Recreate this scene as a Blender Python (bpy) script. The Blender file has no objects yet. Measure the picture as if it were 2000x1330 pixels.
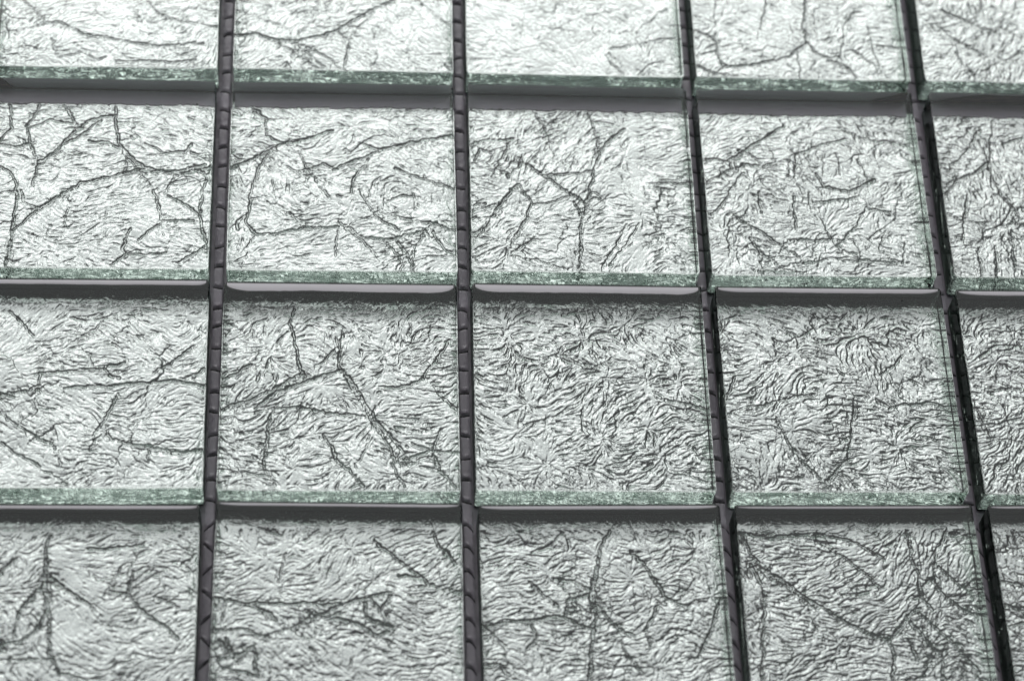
import bpy, bmesh, math, random
import numpy as np
from mathutils import Matrix, Vector

# ------------------------------------------------------------------ camera
sc = bpy.context.scene
MM = 0.001
TILE = 48.0          # tile side, mm
GAP = 2.9566         # joint width, mm
TH = 8.0             # glass thickness, mm
PITCH = TILE + GAP

cam_d = bpy.data.cameras.new('camera')
cam = bpy.data.objects.new('camera', cam_d)
sc.collection.objects.link(cam)
R = [[0.9972033845832872, -0.030099580436426007, 0.06840632304972812],
     [0.00835986656510789, -0.8646416178348562, -0.5023196047699876],
     [0.07426656318052044, 0.5014866777520757, -0.8619719192803694]]
C = [-52.644977460003425, -262.3146878411109, 424.83671055872696 + TH]
ax, ay, az = Vector(R[0]), -Vector(R[1]), -Vector(R[2])
cam.matrix_world = Matrix(((ax.x, ay.x, az.x, C[0] * MM), (ax.y, ay.y, az.y, C[1] * MM),
                           (ax.z, ay.z, az.z, C[2] * MM), (0, 0, 0, 1)))
cam_d.sensor_fit = 'HORIZONTAL'
cam_d.sensor_width = 36.0
cam_d.lens = 4700.0 / 2000.0 * 36.0
cam_d.clip_start = 0.01
cam_d.clip_end = 50.0
cam_d.dof.use_dof = True
cam_d.dof.focus_distance = 0.498
cam_d.dof.aperture_fstop = 12.5
sc.camera = cam

# ------------------------------------------------------------------ light
world = bpy.data.worlds.new('World')
sc.world = world
world.use_nodes = True
bg = world.node_tree.nodes['Background']
bg.inputs[0].default_value = (0.90, 0.93, 1.0, 1)
bg.inputs[1].default_value = 0.017

def area_lamp(name, zen, azi, dist, sx, sy, watts, col):
    d = bpy.data.lights.new(name, 'AREA')
    d.shape = 'RECTANGLE'
    d.size, d.size_y = sx, sy
    d.energy = watts
    d.color = col
    o = bpy.data.objects.new(name, d)
    z, a = math.radians(zen), math.radians(azi)
    v = Vector((math.sin(z) * math.sin(a), math.sin(z) * math.cos(a), math.cos(z)))
    o.location = v * dist
    o.rotation_euler = v.to_track_quat('Z', 'Y').to_euler()
    sc.collection.objects.link(o)
    return o

# a broad pale wall of light on the far side, a little left, and the brighter window low in it
area_lamp('sky_light', 42, -16, 1.45, 2.4, 1.78, 13.8, (0.985, 1.0, 1.0))
area_lamp('window_light', 57, -8, 1.2, 1.7, 0.70, 6.5, (1.0, 1.0, 0.985))

sc.view_settings.view_transform = 'Standard'
sc.view_settings.look = 'None'
sc.view_settings.exposure = -0.17
sc.view_settings.gamma = 1.0
sc.render.engine = 'CYCLES'
cy = sc.cycles
cy.max_bounces = 28
cy.transmission_bounces = 24
cy.glossy_bounces = 16
cy.diffuse_bounces = 3
cy.blur_glossy = 0.0
cy.sample_clamp_indirect = 8.0
cy.use_denoising = True

# main creases of each tile's foil: strength*10, then u, v pairs in 0.1 mm from the tile centre
CREASES = {
 (1, 1): [[10,-195,-29,-135,-88,-107,-91,-55,-122,1,-131,52,-141,108,-151,153,-144,208,-140],[6,75,-24,107,-62,150,-79,235,-95],[4,107,-62,112,-101,85,-123],[4,-238,-122,-195,-114,-135,-92],[7,15,-194,76,-189,127,-195,188,-187],[5,-127,-134,-107,-182,-58,-167],[5,-76,-147,-24,-188,-2,-177],[5,108,-151,154,-174,187,-163],[4,-235,-171,-181,-156,-136,-165]],
 (1, 2): [[10,-242,-122,-194,-113,-160,-127,-109,-132,-47,-116,21,-72,89,-23,112,-12],[8,-160,-127,-120,-154,-91,-181,-57,-201],[7,-137,-126,-80,-152,-29,-179,-6,-206],[5,163,-10,203,-52,243,-87],[4,-43,-16,-31,-73,-19,-94],[7,-13,-101,13,-129,5,-178,2,-210],[5,13,-125,32,-93,77,-34],[4,-241,-51,-195,-64,-161,-84,-121,-97],[7,225,-186,239,-203],[6,-91,-160,-74,-194],[6,-109,-136,-63,-180,-34,-207],[4,123,-154,168,-167,214,-155]],
 (1, 3): [[9,73,-152,92,-180,114,-204],[4,83,-134,141,-122,235,-98],[4,143,-90,216,-19],[3,-134,-76,-47,-81,10,-93],[4,143,-203,167,-181,208,-163],[3,-135,-147,-78,-131,-21,-151],[3,-5,-22,41,-42,111,-26],[7,82,-148,104,-169,112,-186]],
 (1, 4): [[9,-218,-81,-179,-109,-180,-151,-167,-179,-126,-175,-44,-159,-1,-133,24,-107,23,-53,35,13],[9,24,-107,45,-135,78,-156,106,-166,131,-204],[5,102,-148,116,-58,144,-13],[8,127,-126,165,-157,201,-202],[7,169,-56,180,-128,186,-178],[3,-172,7,-180,-37,-179,-109],[6,4,-133,4,-203],[7,187,-110,245,-123],[8,-230,-174,-186,-201,-140,-203],[5,-54,10,-70,-48,-86,-99],[6,-217,-145,-187,-137]],
 (1, 5): [[10,-167,-11,-123,-35,-83,-52,-47,-72],[8,-179,-58,-142,-97,-81,-135],[9,-148,-129,-131,-158,-115,-200],[5,3,-121,-55,-159,-93,-181],[5,-116,21,-95,-1],[5,-42,-50,7,-85]],
 (2, 1): [[10,-181,-206,-172,-124,-132,-78,-87,-39,-36,-3,22,15,81,35,124,30,178,27,237,45],[9,23,215,29,141,40,94,63,68,97,39,140,30,189,37,221,51],[10,-210,37,-188,24,-172,-8,-171,-92,-174,-162,-181,-206],[9,-161,144,-153,97,-131,51,-140,-8],[10,-131,51,-95,78,-60,132,-35,159,19,174],[8,-135,38,-85,92,-38,126,-7,160],[9,-26,106,12,104,40,87,58,61,81,35],[8,-87,206,-56,152,-60,129],[8,-136,205,-159,144],[9,-201,197,-193,136,-215,106],[8,-215,96,-182,90,-155,97],[7,-158,137,-111,158,-56,152],[7,94,102,133,79,176,83,189,104],[9,81,35,110,-10,125,-49,135,-93,204,-92],[8,135,-100,109,-119,89,-145],[9,72,-114,58,-165,67,-180,149,-173],[8,67,-180,34,-203],[6,138,-29,157,17,189,34],[9,148,-29,193,-60,215,-79,221,-118,233,-149],[7,232,32,218,-15,215,-79],[6,166,-201,202,-175,228,-156],[4,-46,-19,-63,-77,-66,-122],[4,19,-70,15,-140],[7,-163,-21,-155,-53,-123,-65,-77,-32],[6,57,68,49,22],[6,187,84,237,58]],
 (2, 2): [[10,-239,40,-185,73,-142,101,-87,118,-21,143],[9,-199,204,-165,171,-164,127,-126,108],[10,-153,87,-179,47,-192,-6,-196,-51,-201,-90,-181,-125,-133,-121,-74,-108,-9,-104],[10,-21,43,34,70,89,98,145,115,239,134],[7,34,113,73,97,122,101],[8,-92,88,-73,42,-43,56,-15,46],[6,-73,42,-53,3,-26,-30],[9,56,70,29,30,18,-16],[9,34,-9,56,-48,83,-87,121,-112],[10,-4,-94,45,-129,110,-134,169,-111,197,-92],[8,7,-107,50,-145,88,-201],[9,115,-138,136,-169,144,-201],[8,175,-111,153,-150,144,-201],[8,111,45,160,26,237,-6],[8,72,-67,143,-83,197,-92,245,-117],[5,-192,-135,-196,-173,-211,-205],[6,-112,-70,-74,-101],[7,191,-111,217,-162,244,-174],[6,-119,48,-86,35,-70,42],[6,88,-138,120,-176,125,-201],[5,-9,-113,-14,-177],[5,165,-27,121,-21,89,-41],[5,-239,53,-218,66]],
 (2, 3): [[10,-112,59,-74,27,-36,-5,12,-41],[9,12,-41,26,16,46,96,81,137,105,158],[10,-13,-38,0,-77,-8,-199],[8,18,-37,29,-24,49,-30],[8,12,-44,2,-77],[6,25,198,44,130,45,89],[6,-96,202,-70,155,-52,87],[7,-104,-43,-65,-39,-15,-18],[5,-74,30,-18,35,32,46],[8,-147,-8,-130,6,-106,-40,-116,-79,-150,-138],[7,148,15,237,17],[6,126,-88,90,-146,55,-198],[5,98,-101,68,-147,44,-198],[5,148,-81,179,-125,231,-170],[7,-230,110,-199,121,-143,122],[5,-149,112,-167,72,-185,25],[9,-147,-8,-204,-100,-231,-139],[6,-228,57,-211,97,-183,85],[6,-151,-176,-97,-188,-43,-206],[7,-150,-151,-116,-79],[6,-151,-167,-101,-130],[5,-145,65,-112,59,-94,80]],
 (2, 4): [[9,-222,83,-178,77,-142,98,-94,139,-39,174],[9,-172,77,-168,57,-215,29,-227,16],[9,-147,44,-179,-10,-222,-63],[9,-172,-62,-125,-101,-73,-139,-37,-171],[8,-143,-121,-119,-159,-88,-184],[9,-60,-123,-5,-124,34,-122],[8,34,-122,54,-151,86,-157],[7,-23,99,-32,32],[5,-23,99,30,121,94,142],[5,80,169,129,143,235,124],[8,17,46,31,13,86,4,145,31],[9,4,-27,61,-20,96,-13],[8,-39,-15,-38,-67,-41,-100],[8,-117,-2,-113,-55],[8,-5,-7,-5,-41],[6,44,-138,81,-98,121,-42,170,-51],[7,-33,-184,24,-170,112,-176,195,-181],[5,-183,-63,-191,-166],[8,-133,-204,-35,-206],[4,113,-118,179,-71],[6,195,-130,183,-181],[6,147,-111,137,-150],[6,112,88,129,41],[5,68,101,68,47],[8,-125,98,-94,65,-112,51],[7,-144,71,-100,65,-82,72],[8,-160,84,-157,57,-133,71],[6,22,-73,32,-119]],
 (2, 5): [[10,-224,-5,-185,36,-136,64,-114,81,-111,38,-89,-16,-64,-62],[7,-122,174,-159,111,-198,70],[6,-91,195,-111,78],[8,-173,-4,-199,-123],[8,-88,-95,-93,-212],[8,-127,-135,-132,-212],[8,-167,-142,-165,-213],[6,-224,-51,-192,-70,-142,-76],[7,-199,63,-188,36,-215,22],[6,-76,133,-28,148],[6,-145,-96,-86,-75,-58,-81]],
 (3, 1): [[10,-100,41,-44,44,28,51,73,66],[10,-47,9,40,12,111,19,173,25,209,19,240,10],[6,33,51,39,36,65,30],[7,131,45,171,70,211,106],[8,178,22,209,34,234,52],[8,-173,-12,-133,0,-97,3],[8,-173,-6,-142,-15],[7,-170,-50,-122,-90,-64,-119],[7,61,-8,39,-67,20,-96,12,-136],[10,45,-90,56,-110,87,-116,128,-127,179,-139,234,-133],[4,87,-116,100,-78],[4,69,-165,74,-210],[8,-166,185,-133,152,-116,128],[5,32,177,8,141,-38,116],[7,-100,38,-93,15,-113,3],[4,205,-170,171,-198],[5,-65,-108,-41,-176],[6,-165,-119,-102,-159,-29,-210]],
 (3, 2): [[10,-237,-35,-189,-17,-138,7,-92,40,-77,46],[10,-168,-32,-128,4,-66,29,1,56],[10,-95,216,-105,167,-94,124],[10,-94,124,-85,76,-71,34],[10,1,126,-4,65,22,35,48,-18,80,-65,116,-111,141,-151],[9,95,-100,110,-152,136,-157],[9,-168,-43,-127,-34,-76,-31,-39,-42,7,-45,54,-50],[9,7,53,38,-12,69,-59,105,-123],[10,-137,-49,-144,-90,-150,-165,-126,-207],[10,-34,-95,-13,-118,-5,-152,23,-175,49,-209],[8,146,-143,187,-128,204,-78],[7,187,-128,244,-133],[8,103,-157,130,-209],[9,187,-139,207,-180,232,-208],[8,227,128,195,79,163,34,121,15,80,18],[6,189,25,215,-10,246,-40],[8,-242,33,-212,45,-181,69],[7,-41,71,1,113],[6,64,-100,39,-152],[6,-206,-159,-190,-188]],
 (3, 3): [[6,-51,97,0,56,55,93],[8,146,-6,182,-14,239,-31],[5,-6,26,-20,-52,-11,-87],[6,192,-109,222,-138,247,-155],[6,-48,190,23,203,48,179],[5,101,161,146,186,168,205],[4,28,-163,70,-151],[4,-135,-71,-88,-53]],
 (3, 4): [[7,-235,-43,-186,-25,-143,-19,-109,-4,-45,6],[9,-207,47,-220,11,-229,-7],[9,107,-27,146,-18,189,-14,247,-23],[9,-129,-49,-112,-96,-81,-154,-47,-189],[7,40,-6,27,-78,10,-143,-32,-189],[7,161,110,135,79,100,55],[5,-19,-60,20,-96],[5,-188,84,-223,108],[8,-189,195,-223,176,-230,157],[5,-86,133,-18,165,39,190]],
 (3, 5): [[7,-194,103,-152,128,-97,128],[5,-193,23,-117,23],[6,-224,-7,-193,-91,-130,-103],[7,-212,-197,-190,-150],[7,-163,-185,-136,-144],[6,-178,-61,-127,-43]],
 (4, 1): [[10,-52,192,-57,154,-58,105,-48,62,-41,19,-38,-54,-12,-96],[9,-53,138,-59,83,-44,35],[10,-131,-38,-93,-28,-61,-2,-49,35],[9,-101,19,-84,57,-62,83],[9,-44,105,-2,67,43,38],[8,21,165,71,165,130,171],[10,70,78,105,67,136,30,181,-2,202,-23],[7,105,73,112,116],[6,88,121,74,94],[6,-142,110,-115,143],[5,201,127,234,154],[5,-114,-70,-33,-65],[6,-12,-96,32,-106],[5,154,62,204,41]],
 (4, 2): [[10,-242,54,-207,47,-177,41,-118,42,-59,42,10,40,59,57,99,65],[10,49,46,55,14,79,-2,104,-7],[8,59,57,79,25,104,63],[10,5,40,-44,13,-64,29],[8,-44,16,-88,-9,-136,-25],[9,-14,13,40,3,75,-23,99,-13],[9,-49,29,-29,13,0,24],[8,-177,41,-128,18,-117,7],[7,-234,-15,-176,-12,-131,-30],[10,-228,-36,-193,-67,-160,-46,-154,-83,-148,-109],[7,-227,-78,-189,-62],[7,-217,-94,-173,-99,-153,-109],[7,-214,-31,-204,-52],[10,68,177,109,145,139,117,169,90,208,77,243,67],[7,119,106,164,93],[8,184,198,199,168,229,129],[5,-104,148,-115,82],[5,-213,219,-163,208,-112,187]],
 (4, 3): [[10,39,226,5,170,-8,114,-24,60,-13,27,-20,-10,-28,-74,-35,-116],[9,-1,142,-15,71,-5,27],[10,-178,10,-138,12,-103,17,-73,17,-30,-5,-15,-11],[8,-73,22,-67,55,-26,65],[9,-6,54,2,22,35,-11,59,-22],[10,61,158,89,130,107,97,125,59,159,39],[7,109,42,80,-11,88,-43],[9,34,-32,46,-70,74,-107],[9,236,52,217,9,198,-39,181,-66],[7,-140,93,-111,60,-87,39],[8,-95,98,-55,93,-20,76],[5,-70,198,-96,170,-133,154],[9,-234,-3,-178,10],[7,-229,-9,-190,-46],[6,-236,-78,-206,-83,-183,-104],[6,-139,1,-130,-26,-151,-47]],
 (4, 4): [[10,-226,204,-209,154,-187,120,-148,93,-115,65,-67,32,-20,-1,23,-23,52,-34],[10,-211,132,-194,93,-187,60,-196,-11,-210,-117],[8,-201,126,-168,98,-130,71,-82,35],[10,-226,202,-170,187,-103,193,-36,190,9,175,57,142],[9,-73,181,-25,148,13,114,44,75],[10,111,203,115,153,125,108,125,58,142,31],[9,194,203,167,152,156,102,132,80],[7,169,124,200,85,245,74],[10,150,97,176,58,218,25,257,14],[10,52,-34,89,15,117,36],[9,52,-34,59,-66,47,-119],[10,89,15,115,-24,149,-72,148,-120],[10,115,25,156,-18,191,-62,221,-105],[7,65,-12,92,-40,99,-72]],
 (4, 5): [[10,-228,94,-203,88,-178,80],[8,-241,42,-186,30],[6,-233,-7,-190,3]],
}
# ------------------------------------------------------------------ helpers
def link(name, mesh, mats, parent=None):
    o = bpy.data.objects.new(name, mesh)
    for m in mats:
        if m.name not in [s.name for s in mesh.materials if s]:
            mesh.materials.append(m)
    sc.collection.objects.link(o)
    if parent:
        o.parent = parent
    return o

def empty(name, parent=None):
    o = bpy.data.objects.new(name, None)
    o.empty_display_size = 0.01
    sc.collection.objects.link(o)
    if parent:
        o.parent = parent
    return o

def mesh_np(name, co, quads, smooth=True, midx=None):
    """fast mesh from an (n,3) array in mm and an (m,4) array of quads"""
    me = bpy.data.meshes.new(name)
    n, m = len(co), len(quads)
    me.vertices.add(n)
    me.vertices.foreach_set('co', (np.asarray(co, dtype=np.float32) * MM).ravel())
    me.loops.add(m * 4)
    me.loops.foreach_set('vertex_index', np.asarray(quads, dtype=np.int32).ravel())
    me.polygons.add(m)
    me.polygons.foreach_set('loop_start', np.arange(0, m * 4, 4, dtype=np.int32))
    if midx is not None:
        me.polygons.foreach_set('material_index', np.asarray(midx, dtype=np.int32))
    sm = np.ones(m, dtype=bool) if smooth is True else np.asarray(smooth, dtype=bool)
    me.polygons.foreach_set('use_smooth', sm)
    me.update(calc_edges=True)
    me.validate()
    return me

# ------------------------------------------------------------------ materials
def mat(name):
    m = bpy.data.materials.new(name)
    m.use_nodes = True
    nt = m.node_tree
    for n in list(nt.nodes):
        if n.type != 'OUTPUT_MATERIAL':
            nt.nodes.remove(n)
    return m, nt, nt.nodes['Material Output']

def N(nt, typ, **kw):
    n = nt.nodes.new(typ)
    for k, v in kw.items():
        if k in n.inputs:
            n.inputs[k].default_value = v
        else:
            setattr(n, k, v)
    return n

def coords(nt, scale):
    tc = N(nt, 'ShaderNodeTexCoord')
    mp = N(nt, 'ShaderNodeMapping')
    mp.inputs['Scale'].default_value = scale
    nt.links.new(tc.outputs['Object'], mp.inputs['Vector'])
    return mp.outputs['Vector']

# polished top of the glass
M_CLEAR, nt, out = mat('polished_clear_glass')
gl = N(nt, 'ShaderNodeBsdfGlass', IOR=1.5, Roughness=0.0, Color=(0.99, 1.0, 0.995, 1))
ns = N(nt, 'ShaderNodeTexNoise', Scale=1.0, Detail=2.0)
nt.links.new(coords(nt, (120, 120, 120)), ns.inputs['Vector'])
bp = N(nt, 'ShaderNodeBump', Strength=0.02, Distance=0.001)
nt.links.new(ns.outputs['Fac'], bp.inputs['Height'])
nt.links.new(bp.outputs['Normal'], gl.inputs['Normal'])
nt.links.new(gl.outputs[0], out.inputs['Surface'])

# cut edge of the glass: green, rippled
M_EDGE, nt, out = mat('cut_green_glass_edge')
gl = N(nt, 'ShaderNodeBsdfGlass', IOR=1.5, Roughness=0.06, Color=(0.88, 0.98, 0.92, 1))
ns = N(nt, 'ShaderNodeTexNoise', Scale=1.0, Detail=1.0, Distortion=1.5)
nt.links.new(coords(nt, (130, 130, 280)), ns.inputs['Vector'])
bp = N(nt, 'ShaderNodeBump', Strength=0.45, Distance=0.0012)
nt.links.new(ns.outputs['Fac'], bp.inputs['Height'])
nt.links.new(bp.outputs['Normal'], gl.inputs['Normal'])
nt.links.new(gl.outputs[0], out.inputs['Surface'])

# side edges: same glass, their shade put in as a darker tint
M_SIDE, nt, out = mat('shade_tinted_glass_edge')
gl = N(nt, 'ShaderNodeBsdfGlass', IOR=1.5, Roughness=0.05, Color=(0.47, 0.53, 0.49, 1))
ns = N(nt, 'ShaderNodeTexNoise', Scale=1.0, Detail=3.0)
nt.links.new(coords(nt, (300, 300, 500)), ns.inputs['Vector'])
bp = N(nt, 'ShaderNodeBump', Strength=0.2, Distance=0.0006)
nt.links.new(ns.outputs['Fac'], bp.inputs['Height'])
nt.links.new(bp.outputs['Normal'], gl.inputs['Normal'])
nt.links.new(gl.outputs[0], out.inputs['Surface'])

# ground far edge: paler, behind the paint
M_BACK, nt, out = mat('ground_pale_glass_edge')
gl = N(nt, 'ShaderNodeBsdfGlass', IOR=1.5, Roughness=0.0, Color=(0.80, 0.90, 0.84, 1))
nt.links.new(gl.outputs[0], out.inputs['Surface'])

# silver foil
M_FOIL, nt, out = mat('crumpled_silver_foil')
pr = N(nt, 'ShaderNodeBsdfPrincipled', Metallic=1.0, Roughness=0.19)
n1 = N(nt, 'ShaderNodeTexNoise', Scale=1.0, Detail=4.0)
nt.links.new(coords(nt, (90, 90, 90)), n1.inputs['Vector'])
cr = N(nt, 'ShaderNodeValToRGB')
cr.color_ramp.elements[0].color = (0.575, 0.60, 0.592, 1)
cr.color_ramp.elements[1].color = (0.67, 0.695, 0.687, 1)
nt.links.new(n1.outputs['Fac'], cr.inputs['Fac'])
nt.links.new(cr.outputs['Color'], pr.inputs['Base Color'])
tc = N(nt, 'ShaderNodeTexCoord')                # pressed smoother along the far edge
sx = N(nt, 'ShaderNodeSeparateXYZ')
mr = N(nt, 'ShaderNodeMapRange')
for k, v in (('From Min', 0.0194), ('From Max', 0.0206), ('To Min', 0.19), ('To Max', 0.06)):
    mr.inputs[k].default_value = v
nt.links.new(tc.outputs['Object'], sx.inputs[0])
nt.links.new(sx.outputs['Y'], mr.inputs['Value'])
nt.links.new(mr.outputs[0], pr.inputs['Roughness'])
n2 = N(nt, 'ShaderNodeTexNoise', Scale=1.0, Detail=3.0)
nt.links.new(coords(nt, (2600, 2600, 2600)), n2.inputs['Vector'])
geo = N(nt, 'ShaderNodeNewGeometry')
nw = N(nt, 'ShaderNodeTexNoise', Scale=420.0, Detail=3.0)
nt.links.new(geo.outputs['Position'], nw.inputs['Vector'])
wsc = N(nt, 'ShaderNodeVectorMath', operation='SCALE')
wsc.inputs['Scale'].default_value = 0.0026
nt.links.new(nw.outputs['Color'], wsc.inputs[0])
wad = N(nt, 'ShaderNodeVectorMath', operation='ADD')
nt.links.new(geo.outputs['Position'], wad.inputs[0])
nt.links.new(wsc.outputs[0], wad.inputs[1])
hsum = None
for scale, amp, wid in ((430.0, 1.0, 0.10), (900.0, 0.55, 0.13)):
    vo = N(nt, 'ShaderNodeTexVoronoi', feature='DISTANCE_TO_EDGE', voronoi_dimensions='2D', Scale=scale)
    nt.links.new(wad.outputs[0], vo.inputs['Vector'])
    m1 = N(nt, 'ShaderNodeMapRange', interpolation_type='SMOOTHSTEP')
    for k, v in (('From Min', 0.0), ('From Max', wid), ('To Min', 0.0), ('To Max', amp)):
        m1.inputs[k].default_value = v
    nt.links.new(vo.outputs['Distance'], m1.inputs['Value'])
    msk = N(nt, 'ShaderNodeTexNoise', Scale=scale * 0.33, Detail=1.0)
    nt.links.new(geo.outputs['Position'], msk.inputs['Vector'])
    m2 = N(nt, 'ShaderNodeMapRange')
    for k, v in (('From Min', 0.47), ('From Max', 0.68), ('To Min', 0.0), ('To Max', 1.0)):
        m2.inputs[k].default_value = v
    nt.links.new(msk.outputs['Fac'], m2.inputs['Value'])
    mul = N(nt, 'ShaderNodeMath', operation='MULTIPLY')
    nt.links.new(m1.outputs[0], mul.inputs[0])
    nt.links.new(m2.outputs[0], mul.inputs[1])
    if hsum is None:
        hsum = mul
    else:
        ad = N(nt, 'ShaderNodeMath', operation='ADD')
        nt.links.new(hsum.outputs[0], ad.inputs[0])
        nt.links.new(mul.outputs[0], ad.inputs[1])
        hsum = ad
gr = N(nt, 'ShaderNodeMath', operation='MULTIPLY_ADD')
gr.inputs[1].default_value = 0.55
nt.links.new(n2.outputs['Fac'], gr.inputs[0])
nt.links.new(hsum.outputs[0], gr.inputs[2])
bp = N(nt, 'ShaderNodeBump', Strength=0.26, Distance=0.00010)
nt.links.new(gr.outputs[0], bp.inputs['Height'])
nt.links.new(bp.outputs['Normal'], pr.inputs['Normal'])
nt.links.new(pr.outputs[0], out.inputs['Surface'])

# lilac-grey paint film on the far edge of the tiles
def paint(name, lo, hi):
    m, nt, out = mat(name)
    n1 = N(nt, 'ShaderNodeTexNoise', Scale=1.0, Detail=5.0)
    nt.links.new(coords(nt, (60, 60, 500)), n1.inputs['Vector'])
    cr = N(nt, 'ShaderNodeValToRGB')
    cr.color_ramp.elements[0].color = lo
    cr.color_ramp.elements[1].color = hi
    nt.links.new(n1.outputs['Fac'], cr.inputs['Fac'])
    df = N(nt, 'ShaderNodeBsdfDiffuse')
    tr = N(nt, 'ShaderNodeBsdfTranslucent')
    mx = N(nt, 'ShaderNodeMixShader', Fac=1.0)
    nt.links.new(cr.outputs['Color'], df.inputs['Color'])
    nt.links.new(cr.outputs['Color'], tr.inputs['Color'])
    nt.links.new(df.outputs[0], mx.inputs[1])
    nt.links.new(tr.outputs[0], mx.inputs[2])
    nt.links.new(mx.outputs[0], out.inputs['Surface'])
    return m
M_COAT = paint('pale_lilac_edge_paint', (0.90, 0.88, 0.93, 1), (0.97, 0.95, 0.99, 1))
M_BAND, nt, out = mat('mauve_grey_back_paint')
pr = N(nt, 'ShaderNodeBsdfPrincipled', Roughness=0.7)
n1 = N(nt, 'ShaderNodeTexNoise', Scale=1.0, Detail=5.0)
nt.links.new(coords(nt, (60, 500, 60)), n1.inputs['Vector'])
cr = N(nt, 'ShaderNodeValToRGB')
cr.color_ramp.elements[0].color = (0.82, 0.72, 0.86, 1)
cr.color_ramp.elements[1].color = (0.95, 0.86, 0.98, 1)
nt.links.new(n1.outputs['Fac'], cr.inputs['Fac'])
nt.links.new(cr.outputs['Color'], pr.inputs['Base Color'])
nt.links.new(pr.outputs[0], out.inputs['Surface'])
M_LIP, nt, out = mat('pale_lit_strip')  # pale colour carries the brightness of the lit far wall
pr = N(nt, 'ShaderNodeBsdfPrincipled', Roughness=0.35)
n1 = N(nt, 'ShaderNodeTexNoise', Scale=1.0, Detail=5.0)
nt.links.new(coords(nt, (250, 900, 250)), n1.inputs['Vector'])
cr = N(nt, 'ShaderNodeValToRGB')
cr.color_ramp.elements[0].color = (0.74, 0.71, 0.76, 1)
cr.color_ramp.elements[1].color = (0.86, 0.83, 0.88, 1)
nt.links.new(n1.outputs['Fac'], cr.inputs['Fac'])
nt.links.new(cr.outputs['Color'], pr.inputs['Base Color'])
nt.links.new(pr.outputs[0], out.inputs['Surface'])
M_DARK_FILM, nt, out = mat('dark_brown_film')  # added dark film that blocks inner reflections to darken the far wall
pr = N(nt, 'ShaderNodeBsdfPrincipled', Roughness=0.5)
n1 = N(nt, 'ShaderNodeTexNoise', Scale=1.0, Detail=5.0)
nt.links.new(coords(nt, (350, 350, 1100)), n1.inputs['Vector'])
cr = N(nt, 'ShaderNodeValToRGB')
cr.color_ramp.elements[0].position = 0.45
cr.color_ramp.elements[1].position = 0.8
cr.color_ramp.elements[0].color = (0.006, 0.008, 0.006, 1)
cr.color_ramp.elements[1].color = (0.15, 0.10, 0.045, 1)
nt.links.new(n1.outputs['Fac'], cr.inputs['Fac'])
nt.links.new(cr.outputs['Color'], pr.inputs['Base Color'])
nt.links.new(pr.outputs[0], out.inputs['Surface'])
M_COAT_THICK = paint('lilac_grey_edge_paint', (0.84, 0.80, 0.87, 1), (0.95, 0.91, 0.97, 1))

# lilac-grey plastic of the backing net
M_NET, nt, out = mat('lilac_grey_net_plastic')
pr = N(nt, 'ShaderNodeBsdfPrincipled', Roughness=0.12)
n1 = N(nt, 'ShaderNodeTexNoise', Scale=1.0, Detail=4.0)
nt.links.new(coords(nt, (700, 700, 700)), n1.inputs['Vector'])
cr = N(nt, 'ShaderNodeValToRGB')
cr.color_ramp.elements[0].color = (0.38, 0.34, 0.40, 1)
cr.color_ramp.elements[1].color = (0.56, 0.50, 0.58, 1)
nt.links.new(n1.outputs['Fac'], cr.inputs['Fac'])
nt.links.new(cr.outputs['Color'], pr.inputs['Base Color'])
bp = N(nt, 'ShaderNodeBump', Strength=0.45, Distance=0.0003)
nt.links.new(n1.outputs['Fac'], bp.inputs['Height'])
nt.links.new(bp.outputs['Normal'], pr.inputs['Normal'])
nt.links.new(pr.outputs[0], out.inputs['Surface'])

M_THREAD, nt, out = mat('charcoal_thread')
pr = N(nt, 'ShaderNodeBsdfPrincipled', Roughness=0.5)
pr.inputs['Base Color'].default_value = (0.02, 0.019, 0.022, 1)
nt.links.new(pr.outputs[0], out.inputs['Surface'])

M_DUST, nt, out = mat('grey_dust')
pr = N(nt, 'ShaderNodeBsdfPrincipled', Roughness=0.8)
pr.inputs['Base Color'].default_value = (0.10, 0.095, 0.09, 1)
nt.links.new(pr.outputs[0], out.inputs['Surface'])

M_TABLE, nt, out = mat('dark_table_top')
pr = N(nt, 'ShaderNodeBsdfPrincipled', Roughness=0.6)
n1 = N(nt, 'ShaderNodeTexNoise', Scale=60.0, Detail=5.0)
cr = N(nt, 'ShaderNodeValToRGB')
cr.color_ramp.elements[0].color = (0.05, 0.047, 0.05, 1)
cr.color_ramp.elements[1].color = (0.09, 0.085, 0.09, 1)
nt.links.new(n1.outputs['Fac'], cr.inputs['Fac'])
nt.links.new(cr.outputs['Color'], pr.inputs['Base Color'])
nt.links.new(pr.outputs[0], out.inputs['Surface'])

# ------------------------------------------------------------------ table
bm = bmesh.new()
bmesh.ops.create_cube(bm, size=1.0)
for v in bm.verts:
    v.co = Vector((v.co.x * 0.7, v.co.y * 0.6, v.co.z * 0.02 - 0.0107))
me = bpy.data.meshes.new('table_top')
bm.to_mesh(me)
bm.free()
table = link('table_top', me, [M_TABLE])
table['kind'] = 'structure'

# ------------------------------------------------------------------ foil relief
NG = 310
SIDE = TILE - 0.3
lin = np.linspace(-SIDE / 2, SIDE / 2, NG)
U, V = np.meshgrid(lin, lin)          # row index = v, column = u

def smooth_noise(rng, cells):
    """periodic smooth value noise on the NG grid, about -1..1"""
    g = rng.uniform(-1, 1, (cells + 3, cells + 3))
    t = np.linspace(0, cells, NG, endpoint=False)
    i = t.astype(int)
    f = t - i
    f = f * f * (3 - 2 * f)
    a = g[i][:, i]; b = g[i][:, i + 1]; c = g[i + 1][:, i]; d = g[i + 1][:, i + 1]
    fx, fy = f[None, :], f[:, None]
    return (a * (1 - fx) + b * fx) * (1 - fy) + (c * (1 - fx) + d * fx) * fy

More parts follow.
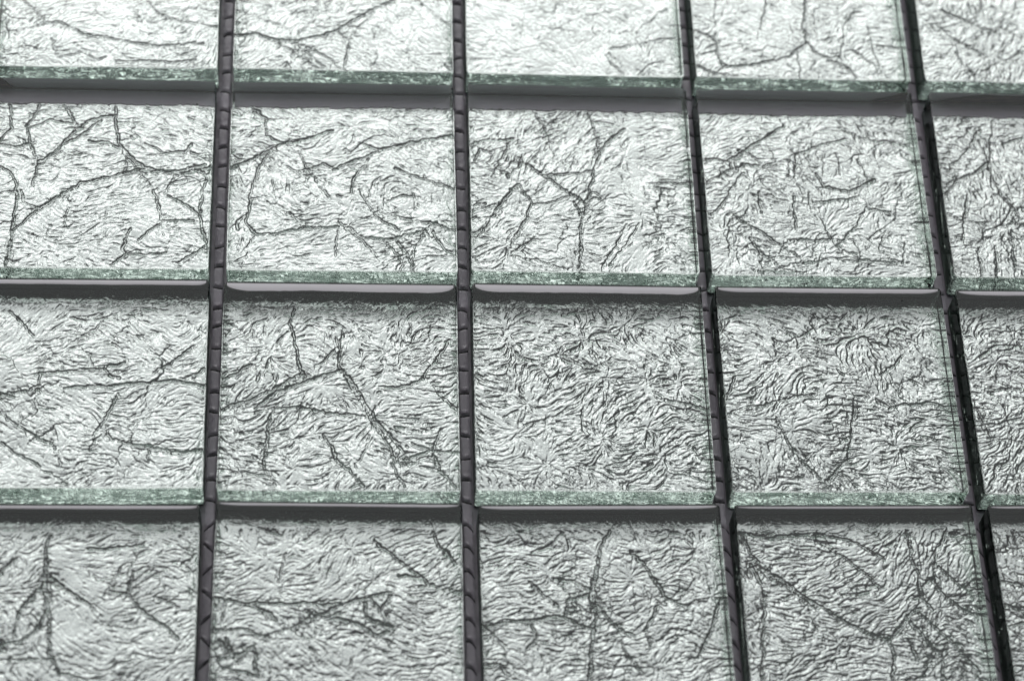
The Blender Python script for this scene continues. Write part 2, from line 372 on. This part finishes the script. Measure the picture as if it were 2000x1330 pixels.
def blur(a, k):
    for _ in range(k):
        a = 0.5 * a + 0.125 * (np.roll(a, 1, 0) + np.roll(a, -1, 0) + np.roll(a, 1, 1) + np.roll(a, -1, 1))
    return a

def flow(rng, pinch, bias):
    """wrinkle direction: rays from pinch points, with a slow background drift"""
    base = smooth_noise(rng, 4) * 1.3
    cx, sx = bias * np.cos(2 * base), bias * np.sin(2 * base)
    for px, py, w in pinch:
        dx, dy = U - px, V - py
        d2 = dx * dx + dy * dy + 0.5
        k = w * 12.0 / d2 ** 1.1
        ang = np.arctan2(dy, dx)
        cx += k * np.cos(2 * ang)
        sx += k * np.sin(2 * ang)
    wig = smooth_noise(rng, 18) * 0.5 + smooth_noise(rng, 40) * 0.35
    return 0.5 * np.arctan2(sx, cx) + wig

def lic(rng, ang, k, steps):
    """noise smeared along the wrinkle direction"""
    ns = blur(rng.normal(0, 1, (NG, NG)), k)
    ns /= ns.std()
    c, s = np.cos(ang), np.sin(ang)
    acc = ns.copy()
    for sgn in (1, -1):
        x = np.tile(np.arange(NG, dtype=float), (NG, 1))
        y = x.T.copy()
        pc, ps = c, s
        for _ in range(steps):
            x = x + sgn * pc
            y = y + sgn * ps
            xi = np.clip(np.rint(x).astype(int), 0, NG - 1)
            yi = np.clip(np.rint(y).astype(int), 0, NG - 1)
            nc, nsn = c[yi, xi], s[yi, xi]
            flip = np.where(nc * pc + nsn * ps < 0, -1.0, 1.0)
            pc, ps = nc * flip, nsn * flip
            acc += ns[yi, xi]
    return acc / acc.std()

def seg_dist(X, Y, pts):
    best = np.full(X.shape, 1e9)
    for (x0, y0), (x1, y1) in zip(pts[:-1], pts[1:]):
        dx, dy = x1 - x0, y1 - y0
        L2 = dx * dx + dy * dy + 1e-9
        t = np.clip(((X - x0) * dx + (Y - y0) * dy) / L2, 0, 1)
        d = (X - x0 - t * dx) ** 2 + (Y - y0 - t * dy) ** 2
        best = np.minimum(best, d)
    return np.sqrt(best)

# per tile: wrinkle height, pull towards horizontal, number of pinch points
LOOK = {(1, 1): (.75, 1.0, 7), (1, 2): (.8, .9, 8), (1, 3): (.5, .7, 6), (1, 4): (.7, .6, 8), (1, 5): (.9, .3, 14),
        (2, 1): (.85, 1.2, 9), (2, 2): (.95, 1.1, 9), (2, 3): (.95, .8, 8), (2, 4): (.95, .5, 14), (2, 5): (1.0, .6, 10),
        (3, 1): (.95, 1.1, 9), (3, 2): (1.05, .8, 13), (3, 3): (1.2, .9, 16), (3, 4): (1.1, .7, 13), (3, 5): (1.15, .8, 12),
        (4, 1): (1.0, 1.0, 10), (4, 2): (.95, 1.0, 10), (4, 3): (1.1, .9, 12), (4, 4): (1.1, 1.0, 12), (4, 5): (1.1, .9, 10)}
PINCH = {(3, 3): [(-13, -2, 3.5), (-1, 13, 3.5), (-9, -16, 3), (2, -10, 3), (-15, -9, 3), (12, 4, 3), (14, -14, 2.5), (-16, 14, 3), (8, 17, 2)],
         (3, 2): [(-14, 9, 3), (-4, 2, 3), (6, -6, 3)], (3, 4): [(6, 15, 3), (-10, -8, 2), (12, -12, 2)],
         (4, 2): [(3, -10, 3), (-12, 8, 2)], (2, 4): [(2, -10, 3), (14, -4, 2), (-14, 0, 2)], (2, 2): [(11, -2, -5), (-8, -3, -3)],
         (2, 3): [(-15, -1, 3), (-16, -15, 3), (2, -28, 9)], (2, 1): [(-6, -4, -2)], (4, 3): [(6, 10, 3), (-12, -12, 2)],
         (4, 4): [(14, -8, 2)], (2, 5): [(-10, -9, 3)]}

def cell_folds(rng, u, v, cells, dep, wd):
    px = rng.uniform(-26, 26, cells)
    py = rng.uniform(-26, 26, cells)
    ph = rng.uniform(0, 6.3, 8)
    X = u + 0.9 * np.sin(v * 0.55 + ph[0]) + 0.6 * np.sin(u * 0.8 + v * 0.5 + ph[1]) + 0.22 * np.sin(v * 2.9 + u * 1.7 + ph[2])
    Y = v + 0.9 * np.sin(u * 0.50 + ph[3]) + 0.6 * np.sin(v * 0.9 - u * 0.4 + ph[4]) + 0.22 * np.sin(u * 3.1 - v * 1.5 + ph[5])
    f1 = np.full(u.shape, 1e9, dtype=np.float32)
    f2 = f1.copy()
    own = np.zeros(u.shape, dtype=np.int32)
    X, Y = X.astype(np.float32), Y.astype(np.float32)
    for k in range(cells):
        d = (X - px[k]) ** 2 + (Y - py[k]) ** 2
        near = d < f1
        f2 = np.where(near, f1, np.minimum(f2, d))
        f1 = np.where(near, d, f1)
        own[near] = k
    tz = rng.normal(0, 0.008, (cells, 2))
    tilt = (X - px[own]) * tz[own, 0] + (Y - py[own]) * tz[own, 1]
    return -dep * np.exp(-(np.sqrt(f2) - np.sqrt(f1)) / (wd * 1.6)) + tilt

LAYERS = [(46, 0.12, 0.13), (150, 0.075, 0.11)]
CLUSTERS = {(2, 2): [(12.6, -15.0, 3.2), (19.1, -11.1, 2.2), (-18.1, -12.2, 1.5)], (2, 1): [(-18.2, 9.7, 3), (-5.6, 15.2, 3), (-17.0, 0.5, 1.5), (21.1, 2.5, 2)], (2, 4): [(-16.7, 7.0, 3)], (2, 3): [(0.7, -3.8, 1.5), (-14.5, 5.2, 2)], (4, 2): [(-4.4, 2.4, 2.6), (8.4, 0.9, 2.6), (-18.9, -6.2, 4)], (4, 3): [(-2.3, 2.7, 3.2), (-6.8, 2.8, 2)], (4, 4): [(13.2, 7.5, 3.2), (10.7, -0.2, 3), (14.0, -6.1, 4), (-20.7, 12.1, 2), (5.7, -3.4, 2)], (4, 1): [(-5.1, 7.3, 2.5), (-4.2, 0.9, 2), (-10.2, -2.8, 2)], (3, 2): [(-8.2, 4.0, 1.8), (12.6, -14.6, 2), (0.1, 8.9, 1.8), (-12.7, -2.5, 1.6)], (1, 2): [(-9.1, -16.7, 3)], (3, 1): [(-16.3, -1.2, 2)], (1, 4): [(-17.2, -17.2, 2)], (3, 4): [(-19.6, -1.9, 1.5)]}

def foil_height(r, c):
    rng = np.random.default_rng(100 * r + c)
    amp, bias, npin = LOOK[(r, c)]
    pin = list(PINCH.get((r, c), []))           # negative weight: wrinkles ring the point
    pin += [(rng.uniform(-23, 23), rng.uniform(-23, 23), rng.uniform(.4, 1.2)) for _ in range(npin)]
    ang = flow(rng, pin, bias)
    a = lic(rng, ang, 1, 9)
    b = lic(rng, ang + 0.6 * smooth_noise(rng, 14), 3, 6)
    mod = 0.98 + 0.35 * smooth_noise(rng, 6)
    star = (r, c) in ((3, 2), (3, 3), (3, 4), (3, 5))
    h = 0.010 * a - 0.040 * np.maximum(0, -a - 0.45) + 0.012 * b - 0.045 * np.maximum(0, -b - 0.7)
    if star:
        h *= 1.25
    # net of small folds: sharp valleys along the borders of warped cells
    for cells, dep, wd in LAYERS:
        h += cell_folds(rng, U.ravel(), V.ravel(), cells, dep * (0.45 if star else 1.0), wd).reshape(U.shape) * \
            np.clip(0.55 + 0.9 * smooth_noise(rng, 11), 0, 1)
    # tangles where many folds run together
    if (r, c) in CLUSTERS:
        wob = 2.5 * smooth_noise(rng, 12)
        keep = np.zeros(U.shape)
        for cu, cv, cr in CLUSTERS[(r, c)]:
            keep = np.maximum(keep, np.exp(-(((U + wob - cu) ** 2 + (1.5 * (V + wob - cv)) ** 2) / cr ** 2)))
        m = keep > 0.03
        h[m] += keep[m] * cell_folds(rng, U[m], V[m], 420, 0.30, 0.16)
    if (r, c) == (2, 3):                       # smooth seam where two strips of foil meet
        h *= 1 - 0.85 * np.exp(-((U - 12.3) / 1.1) ** 2)
    if (r, c) == (2, 2):
        h *= 1 - 0.7 * np.exp(-((U + 1.6) / 0.6) ** 2)
    h *= amp * mod
    h += 0.25 * smooth_noise(rng, 5) * 0.5 + 0.05 * smooth_noise(rng, 14)
    wx = 0.24 * smooth_noise(rng, 70) + 0.28 * smooth_noise(rng, 24)
    wy = 0.24 * smooth_noise(rng, 70) + 0.28 * smooth_noise(rng, 24)
    jit = rng.normal(0, 1, (NG, NG))
    for row in CREASES[(r, c)]:
        s = row[0] / 10.0 * (1.3 if r == 4 else 0.85 if r == 1 else 1.0)
        pts = [(row[i] / 10.0, row[i + 1] / 10.0) for i in range(1, len(row), 2)]
        d = seg_dist(U + wx, V + wy, pts)
        w = 0.13 + 0.09 * s
        vary = 0.88 + 0.5 * smooth_noise(rng, 18)
        h += s * vary * (-0.31 * np.exp(-(d / w) ** 1.4) + 0.03 * np.exp(-((d - 0.45) / 0.25) ** 2) - 0.07 * np.exp(-((d - 0.75) / 0.14) ** 2) * np.clip(smooth_noise(rng, 20) * 2.5, 0, 1))
        h += s * 0.028 * jit * np.exp(-(d / 0.7) ** 2)
    # the foil is pressed flatter along the far edge
    h *= 1 - 0.8 * np.clip((V - 19.6) / 1.0, 0, 1)
    return h

def thin(lo, hi):
    """grid lines to keep: all of them between lo and hi, every fourth outside"""
    k = [i for i in range(NG) if lo <= lin[i] <= hi or i % 4 == 0 or i == NG - 1]
    return np.array(k)

def foil_mesh(r, c):
    h = np.clip(foil_height(r, c), -0.66, 0.6)
    ku = thin(-30, 1) if c == 5 else thin(-30, 30)
    kv = thin(-30, 1) if r == 1 else (thin(-19, 30) if r == 4 else thin(-30, 30))
    sel = np.ix_(kv, ku)
    co = np.stack([U[sel], V[sel], 0.75 + h[sel]], -1).reshape(-1, 3)
    ii = np.arange(len(kv) * len(ku)).reshape(len(kv), len(ku))
    quads = np.stack([ii[:-1, :-1], ii[:-1, 1:], ii[1:, 1:], ii[1:, :-1]], -1).reshape(-1, 4)
    return mesh_np('foil', co, quads)

# ------------------------------------------------------------------ glass block
def glass_mesh(seed):
    rng = random.Random(seed)
    rad, nc, ns = 0.9, 6, 44
    hs = TILE / 2
    ring, nrm = [], []
    for k, (sx, sy) in enumerate(((1, -1), (1, 1), (-1, 1), (-1, -1))):
        a0 = -math.pi / 2 + k * math.pi / 2
        rr = rad * rng.uniform(0.6, 1.3)
        cx, cyy = sx * (hs - rr), sy * (hs - rr)
        for i in range(nc + 1):
            a = a0 + i / nc * math.pi / 2
            ring.append((cx + rr * math.cos(a), cyy + rr * math.sin(a)))
            nrm.append((math.cos(a), math.sin(a)))
    # fill the straight sides
    full, fn = [], []
    m = len(ring)
    for i in range(m):
        p, q = ring[i], ring[(i + 1) % m]
        full.append(p); fn.append(nrm[i])
        d = math.dist(p, q)
        if d > 5:
            for j in range(1, ns):
                t = j / ns
                full.append((p[0] + (q[0] - p[0]) * t, p[1] + (q[1] - p[1]) * t)); fn.append(nrm[i])
    P, Nn = np.array(full), np.array(fn)
    n = len(P)
    rg = np.random.default_rng(seed)
    def wave(k):
        f = np.fft.rfft(rg.normal(0, 1, n)); f[k:] = 0; f[0] = 0
        w = np.fft.irfft(f, n); return w / (np.abs(w).max() + 1e-9)
    cham = 0.30
    zs = [0.02, 0.25, 1.2, 2.2, 3.2, 4.2, 5.2, 6.4, TH - cham - 0.05]
    wa, wb = wave(14), wave(45)
    rows = []
    for z in zs:
        off = 0.05 * wa + 0.04 * wave(40) + 0.03 * wb * math.sin(z * 1.3)
        off = off - (0.22 if z < 0.1 else 0)
        rows.append(np.column_stack([P + Nn * off[:, None], np.full(n, z)]))
    chip = 1 + 0.35 * wave(30)
    for _ in range(5):                          # small nicks along the top edge
        k0, hw, dp = rg.integers(0, n), rg.uniform(0.6, 1.8), rg.uniform(0.6, 2.2)
        dd = np.abs((np.arange(n) - k0 + n // 2) % n - n // 2)
        chip = chip + dp * np.clip(1 - dd / hw, 0, 1)
    for t in (0.33, 0.66, 1.0):
        ang = t * math.pi / 2
        inn = cham * (1 - math.cos(ang)) * chip
        zz = TH - cham + cham * math.sin(ang)
        rows.append(np.column_stack([P + Nn * (0.05 * wa - inn)[:, None], np.full(n, zz)]))
    co = np.concatenate(rows)
    quads, mi, sm = [], [], []
    for k in range(len(rows) - 1):
        for i in range(n):
            j = (i + 1) % n
            quads.append((k * n + i, k * n + j, (k + 1) * n + j, (k + 1) * n + i))
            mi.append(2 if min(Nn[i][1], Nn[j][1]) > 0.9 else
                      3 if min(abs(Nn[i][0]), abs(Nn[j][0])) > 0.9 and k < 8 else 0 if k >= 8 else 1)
            sm.append(True)
    me = bpy.data.meshes.new('glass_tile')
    top = [tuple(range((len(rows) - 1) * n, len(rows) * n))]
    bot = [tuple(reversed(range(n)))]
    me.from_pydata([tuple(v * MM) for v in co], [], quads + top + bot)
    me.polygons.foreach_set('material_index', mi + [0, 0])
    me.polygons.foreach_set('use_smooth', sm + [False, False])
    me.update()
    return me

# ------------------------------------------------------------------ edge paint on the far side
# depth of the pale lit strip below the top edge, as a share of the wall
DEPTH = {(3, 1): .46, (3, 2): .72, (3, 3): .70, (3, 4): .45, (3, 5): .38,
         (4, 1): .34, (4, 2): .30, (4, 3): .36, (4, 4): .22, (4, 5): .26}

def coat_mesh(r, c, dark_film=False):
    rng = np.random.default_rng(7 * r + c)
    n = 60
    us = np.linspace(-23.2, 23.2, n)
    ztop = TH - 0.42
    full = ztop - 0.95
    wob = 0.06 * np.convolve(rng.normal(0, 1, n + 8), np.ones(9) / 9, 'valid') * 3
    if r <= 2:
        d = np.full(n, 1.0) * full
        if (r, c) == (2, 1):
            d = full * np.clip(1.0 - 0.85 * np.clip((-19.5 - us) / 2.2, 0, 1), 0.08, 1)
        if (r, c) == (2, 4):
            d = full * np.clip(1.0 - 0.9 * np.clip((us - 15) / 8, 0, 1), 0.05, 1)
        if (r, c) == (2, 5):
            d = full * np.clip(1.0 - 0.75 * np.clip((us + 21) / 9, 0, 1) ** 0.6, 0.1, 1)
        d = d + wob * 0.3 * (d < full * 0.98)
    else:
        d = full * 0.55 * DEPTH[(r, c)] * (1 + wob * 0.25)
        el = np.clip((us + 23.4) / (6.5 if c != 1 else 2.0), 0, 1)
        er = np.clip((23.4 - us) / (5.5 if c != 1 else 3.0), 0, 1)
        d = d * (0.25 + 0.75 * np.sqrt(1 - (1 - el) ** 2)) * (0.25 + 0.75 * np.sqrt(1 - (1 - er) ** 2))
    d = np.maximum(d, 0.12) if r <= 2 else np.full(n, 0.02)
    y = TILE / 2 - 0.26
    rows = 6
    if dark_film:                                   # added film that darkens the wall down to the foil
        ztop, d = ztop - d - 0.02, np.maximum(full + 0.5 - d - 0.02, 0.02)
    co = np.concatenate([np.column_stack([us, np.full(n, y), ztop - d * k / (rows - 1)]) for k in range(rows)])
    q = [(k * n + i, (k + 1) * n + i, (k + 1) * n + i + 1, k * n + i + 1) for k in range(rows - 1) for i in range(n - 1)]
    return mesh_np('edge_paint', co, q, smooth=[False] * len(q))

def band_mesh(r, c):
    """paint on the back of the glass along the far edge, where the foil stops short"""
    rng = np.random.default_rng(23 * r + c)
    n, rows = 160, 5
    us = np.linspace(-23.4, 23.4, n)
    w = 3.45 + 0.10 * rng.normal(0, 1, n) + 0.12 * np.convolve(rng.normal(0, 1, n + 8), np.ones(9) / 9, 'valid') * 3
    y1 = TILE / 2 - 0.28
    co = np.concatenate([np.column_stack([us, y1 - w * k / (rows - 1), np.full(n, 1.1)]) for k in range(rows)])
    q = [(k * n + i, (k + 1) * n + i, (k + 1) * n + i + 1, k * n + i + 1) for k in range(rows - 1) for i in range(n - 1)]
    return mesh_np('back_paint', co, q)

# width in mm of the added pale strip standing for the lit far wall
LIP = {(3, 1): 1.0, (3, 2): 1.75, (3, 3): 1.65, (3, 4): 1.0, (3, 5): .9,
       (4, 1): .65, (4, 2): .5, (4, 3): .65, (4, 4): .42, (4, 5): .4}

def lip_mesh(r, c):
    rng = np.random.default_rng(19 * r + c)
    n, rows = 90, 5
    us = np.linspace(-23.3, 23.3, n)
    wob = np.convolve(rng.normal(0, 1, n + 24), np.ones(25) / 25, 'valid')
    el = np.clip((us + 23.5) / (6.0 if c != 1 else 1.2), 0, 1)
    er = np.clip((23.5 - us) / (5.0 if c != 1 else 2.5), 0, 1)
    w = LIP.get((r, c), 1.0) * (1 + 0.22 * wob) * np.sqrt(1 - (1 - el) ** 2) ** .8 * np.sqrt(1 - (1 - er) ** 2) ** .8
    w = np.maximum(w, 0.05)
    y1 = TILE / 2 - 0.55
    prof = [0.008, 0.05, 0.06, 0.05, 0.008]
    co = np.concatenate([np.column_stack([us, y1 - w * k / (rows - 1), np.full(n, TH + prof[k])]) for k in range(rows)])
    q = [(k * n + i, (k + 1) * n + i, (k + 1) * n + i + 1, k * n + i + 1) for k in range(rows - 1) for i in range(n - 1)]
    return mesh_np('lit_edge_strip', co, q)

# ------------------------------------------------------------------ the sheet
sheet = empty('mosaic_sheet')
sheet['label'] = 'sheet of square glass mosaic tiles with crumpled silver foil backs on grey net'
sheet['category'] = 'mosaic sheet'

OFFS = [[[-0.304, -0.073, 0.182], [0.253, 0.12, -0.297], [0.168, -0.192, -0.291], [-0.176, -0.198, -0.212], [0.212, -0.289, -0.558]],
        [[-0.435, -0.242, -0.046], [0.086, -0.293, 0.096], [0.118, 0.009, -0.23], [-0.525, -0.296, 0.042], [0.319, -0.216, -0.206]],
        [[-0.018, 0.323, 0.174], [-0.21, -0.073, -0.084], [-0.109, 0.088, -0.248], [-0.073, 0.042, 0.108], [0.04, -0.191, 0.174]],
        [[-0.167, -0.104, 0.043], [-0.301, 0.49, -0.392], [0.291, 0.192, 0.361], [0.272, 0.27, 0.278], [0.559, 0.632, 0.679]]]

for r in range(1, 5):
    for c in range(1, 6):
        dx, dy, a = OFFS[r - 1][c - 1]
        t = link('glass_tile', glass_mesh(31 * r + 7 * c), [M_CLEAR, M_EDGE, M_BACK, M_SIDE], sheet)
        t.location = (((c - 3) * PITCH + dx) * MM, ((2.5 - r) * PITCH + dy) * MM, 0)
        t.rotation_euler = (0, 0, a * 0.02)
        link('foil', foil_mesh(r, c), [M_FOIL], t)
        if r == 1:
            link('edge_paint', coat_mesh(r, c), [M_COAT_THICK], t)
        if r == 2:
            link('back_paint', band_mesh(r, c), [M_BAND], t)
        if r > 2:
            link('lit_edge_strip', lip_mesh(r, c), [M_LIP], t)
        if r == 2 and c in (1, 4, 5):
            link('edge_dark_film', coat_mesh(r, c, True), [M_DARK_FILM], t)

# ------------------------------------------------------------------ backing net in the joints
def edge_shape(row, gap, k):
    """(skew, bow) of the thread number k, in mm over the half width"""
    if row >= 4:
        if gap == 1:
            return (0.9 if k % 2 else -0.9, 0.0)
        return (-0.75, 0.55)
    rng = random.Random(gap * 97 + k)
    return (rng.uniform(-0.28, 0.28), rng.uniform(-0.15, 0.25))

CELL = 5.0
HW = 0.94

def cell_mesh(y0s, y1s, seed):
    """pillow between two threads; y0s, y1s = (offset, skew, bow)"""
    na, nb = 9, 21
    rng = random.Random(seed)
    lump, tiltz = rng.uniform(0.1, 0.5), rng.uniform(-0.08, 0.08)
    co = []
    for j in range(nb):
        b = j / (nb - 1)
        for i in range(na):
            x = -1 + 2 * i / (na - 1)
            ya = y0s[0] + y0s[1] * x - y0s[2] * x * x
            yb = y1s[0] + y1s[1] * x - y1s[2] * x * x
            y = ya + (yb - ya) * b
            e = (1 - 0.30 * abs(2 * b - 1) ** 9) * (1 - 0.12 * abs(x) ** 8)
            z = 1.25 + 0.42 * e + lump * math.exp(-((b - 0.13) / 0.08) ** 2) * (1 - x * x) + tiltz * x + rng.uniform(-.012, .012)
            co.append((x * HW, y, z))
    q = [(j * na + i, j * na + i + 1, (j + 1) * na + i + 1, (j + 1) * na + i) for j in range(nb - 1) for i in range(na - 1)]
    return mesh_np('net_cell', co, q)

def thread_mesh(s, seed):
    na, nr = 9, 8
    rng = random.Random(seed)
    co = []
    for i in range(na):
        x = -1 + 2 * i / (na - 1)
        y = s[1] * x - s[2] * x * x
        rr = 0.18 * rng.uniform(0.88, 1.12)
        for k in range(nr):
            a = 2 * math.pi * k / nr
            co.append((x * HW * 1.02, y + rr * 1.25 * math.cos(a), 1.52 + rr * math.sin(a)))
    q = [(i * nr + k, i * nr + (k + 1) % nr, (i + 1) * nr + (k + 1) % nr, (i + 1) * nr + k) for i in range(na - 1) for k in range(nr)]
    return mesh_np('cross_thread', co, q)

def strip_mesh(w, l):
    bm = bmesh.new()
    bmesh.ops.create_cube(bm, size=1.0)
    for v in bm.verts:
        v.co = Vector((v.co.x * w * MM, v.co.y * l * MM, (v.co.z * 0.3 - 0.19) * MM))
    bmesh.ops.bevel(bm, geom=bm.edges[:], offset=0.05 * MM, segments=1, affect='EDGES')
    me = bpy.data.meshes.new('net_strip')
    bm.to_mesh(me)
    bm.free()
    return me

XG = []
for g in range(1, 5):
    strip = link('net_strip', strip_mesh(6.0, 4 * PITCH), [M_NET], sheet)
    x = (g - 2.5) * PITCH
    strip.location = (x * MM, 0, 0)
    top = 2 * PITCH - 1
    nk = int(4 * PITCH / CELL)
    jr = random.Random(900 + g)
    ys = [top - k * CELL + jr.uniform(-0.45, 0.45) for k in range(nk + 1)]
    for k in range(nk):
        y = ys[k]                               # thread k; the cell lies below it
        ln = y - ys[k + 1]
        row = 4 if y < -PITCH - 2 else 1
        row2 = 4 if y - CELL < -PITCH - 2 else 1
        # sideways drift so that the net sits in the middle of the crooked joint
        rr = min(3, max(0, int((2 * PITCH - y) / PITCH)))
        mid = 0.5 * (OFFS[rr][g - 1][0] + OFFS[rr][g][0])
        s0 = edge_shape(row, g, k)
        s1 = edge_shape(row2, g, k + 1)
        ce = link('net_cell', cell_mesh((-ln + 0.05, s1[0], s1[1]), (-0.05, s0[0], s0[1]), 50 * g + k), [M_NET], strip)
        ce.location = (mid * MM, y * MM, 0)
        th = link('cross_thread', thread_mesh((0, s0[0], s0[1]), 50 * g + k), [M_THREAD], strip)
        th.location = (mid * MM, y * MM, 0)
for g in range(1, 4):
    strip = link('net_strip', strip_mesh(5 * PITCH, 5.0), [M_NET], sheet)
    strip.location = (0, (2 - g) * PITCH * MM, -0.00031)

# ------------------------------------------------------------------ dust lying on the glass
rng = np.random.default_rng(5)
co, q = [], []
for k in range(150):
    x, y = rng.uniform(-125, 125), rng.uniform(-95, 100)
    rad = rng.uniform(0.05, 0.13) * (1.6 if rng.random() < 0.1 else 1)
    gx, gy = (x / PITCH + 2.5) % 1 * PITCH, (y / PITCH + 2.0) % 1 * PITCH
    if min(gx, PITCH - gx) < 3 or min(gy, PITCH - gy) < 3:
        continue
    b0, a0 = len(co), rng.uniform(0, 6.3)
    el = rng.uniform(1, 2.2)
    for lev, (s, z) in enumerate(((1, 0.0), (0.8, 0.6), (0.3, 1.0))):
        for i in range(6):
            a = i * math.pi / 3
            px, py = math.cos(a) * rad * s * el, math.sin(a) * rad * s
            co.append((x + px * math.cos(a0) - py * math.sin(a0), y + px * math.sin(a0) + py * math.cos(a0), TH + 0.004 + z * rad))
    for lev in range(2):
        for i in range(6):
            j = (i + 1) % 6
            q.append((b0 + lev * 6 + i, b0 + lev * 6 + j, b0 + lev * 6 + 6 + j, b0 + lev * 6 + 6 + i))
dust = link('dust', mesh_np('dust', co, q), [M_DUST], sheet)
dust['kind'] = 'stuff'
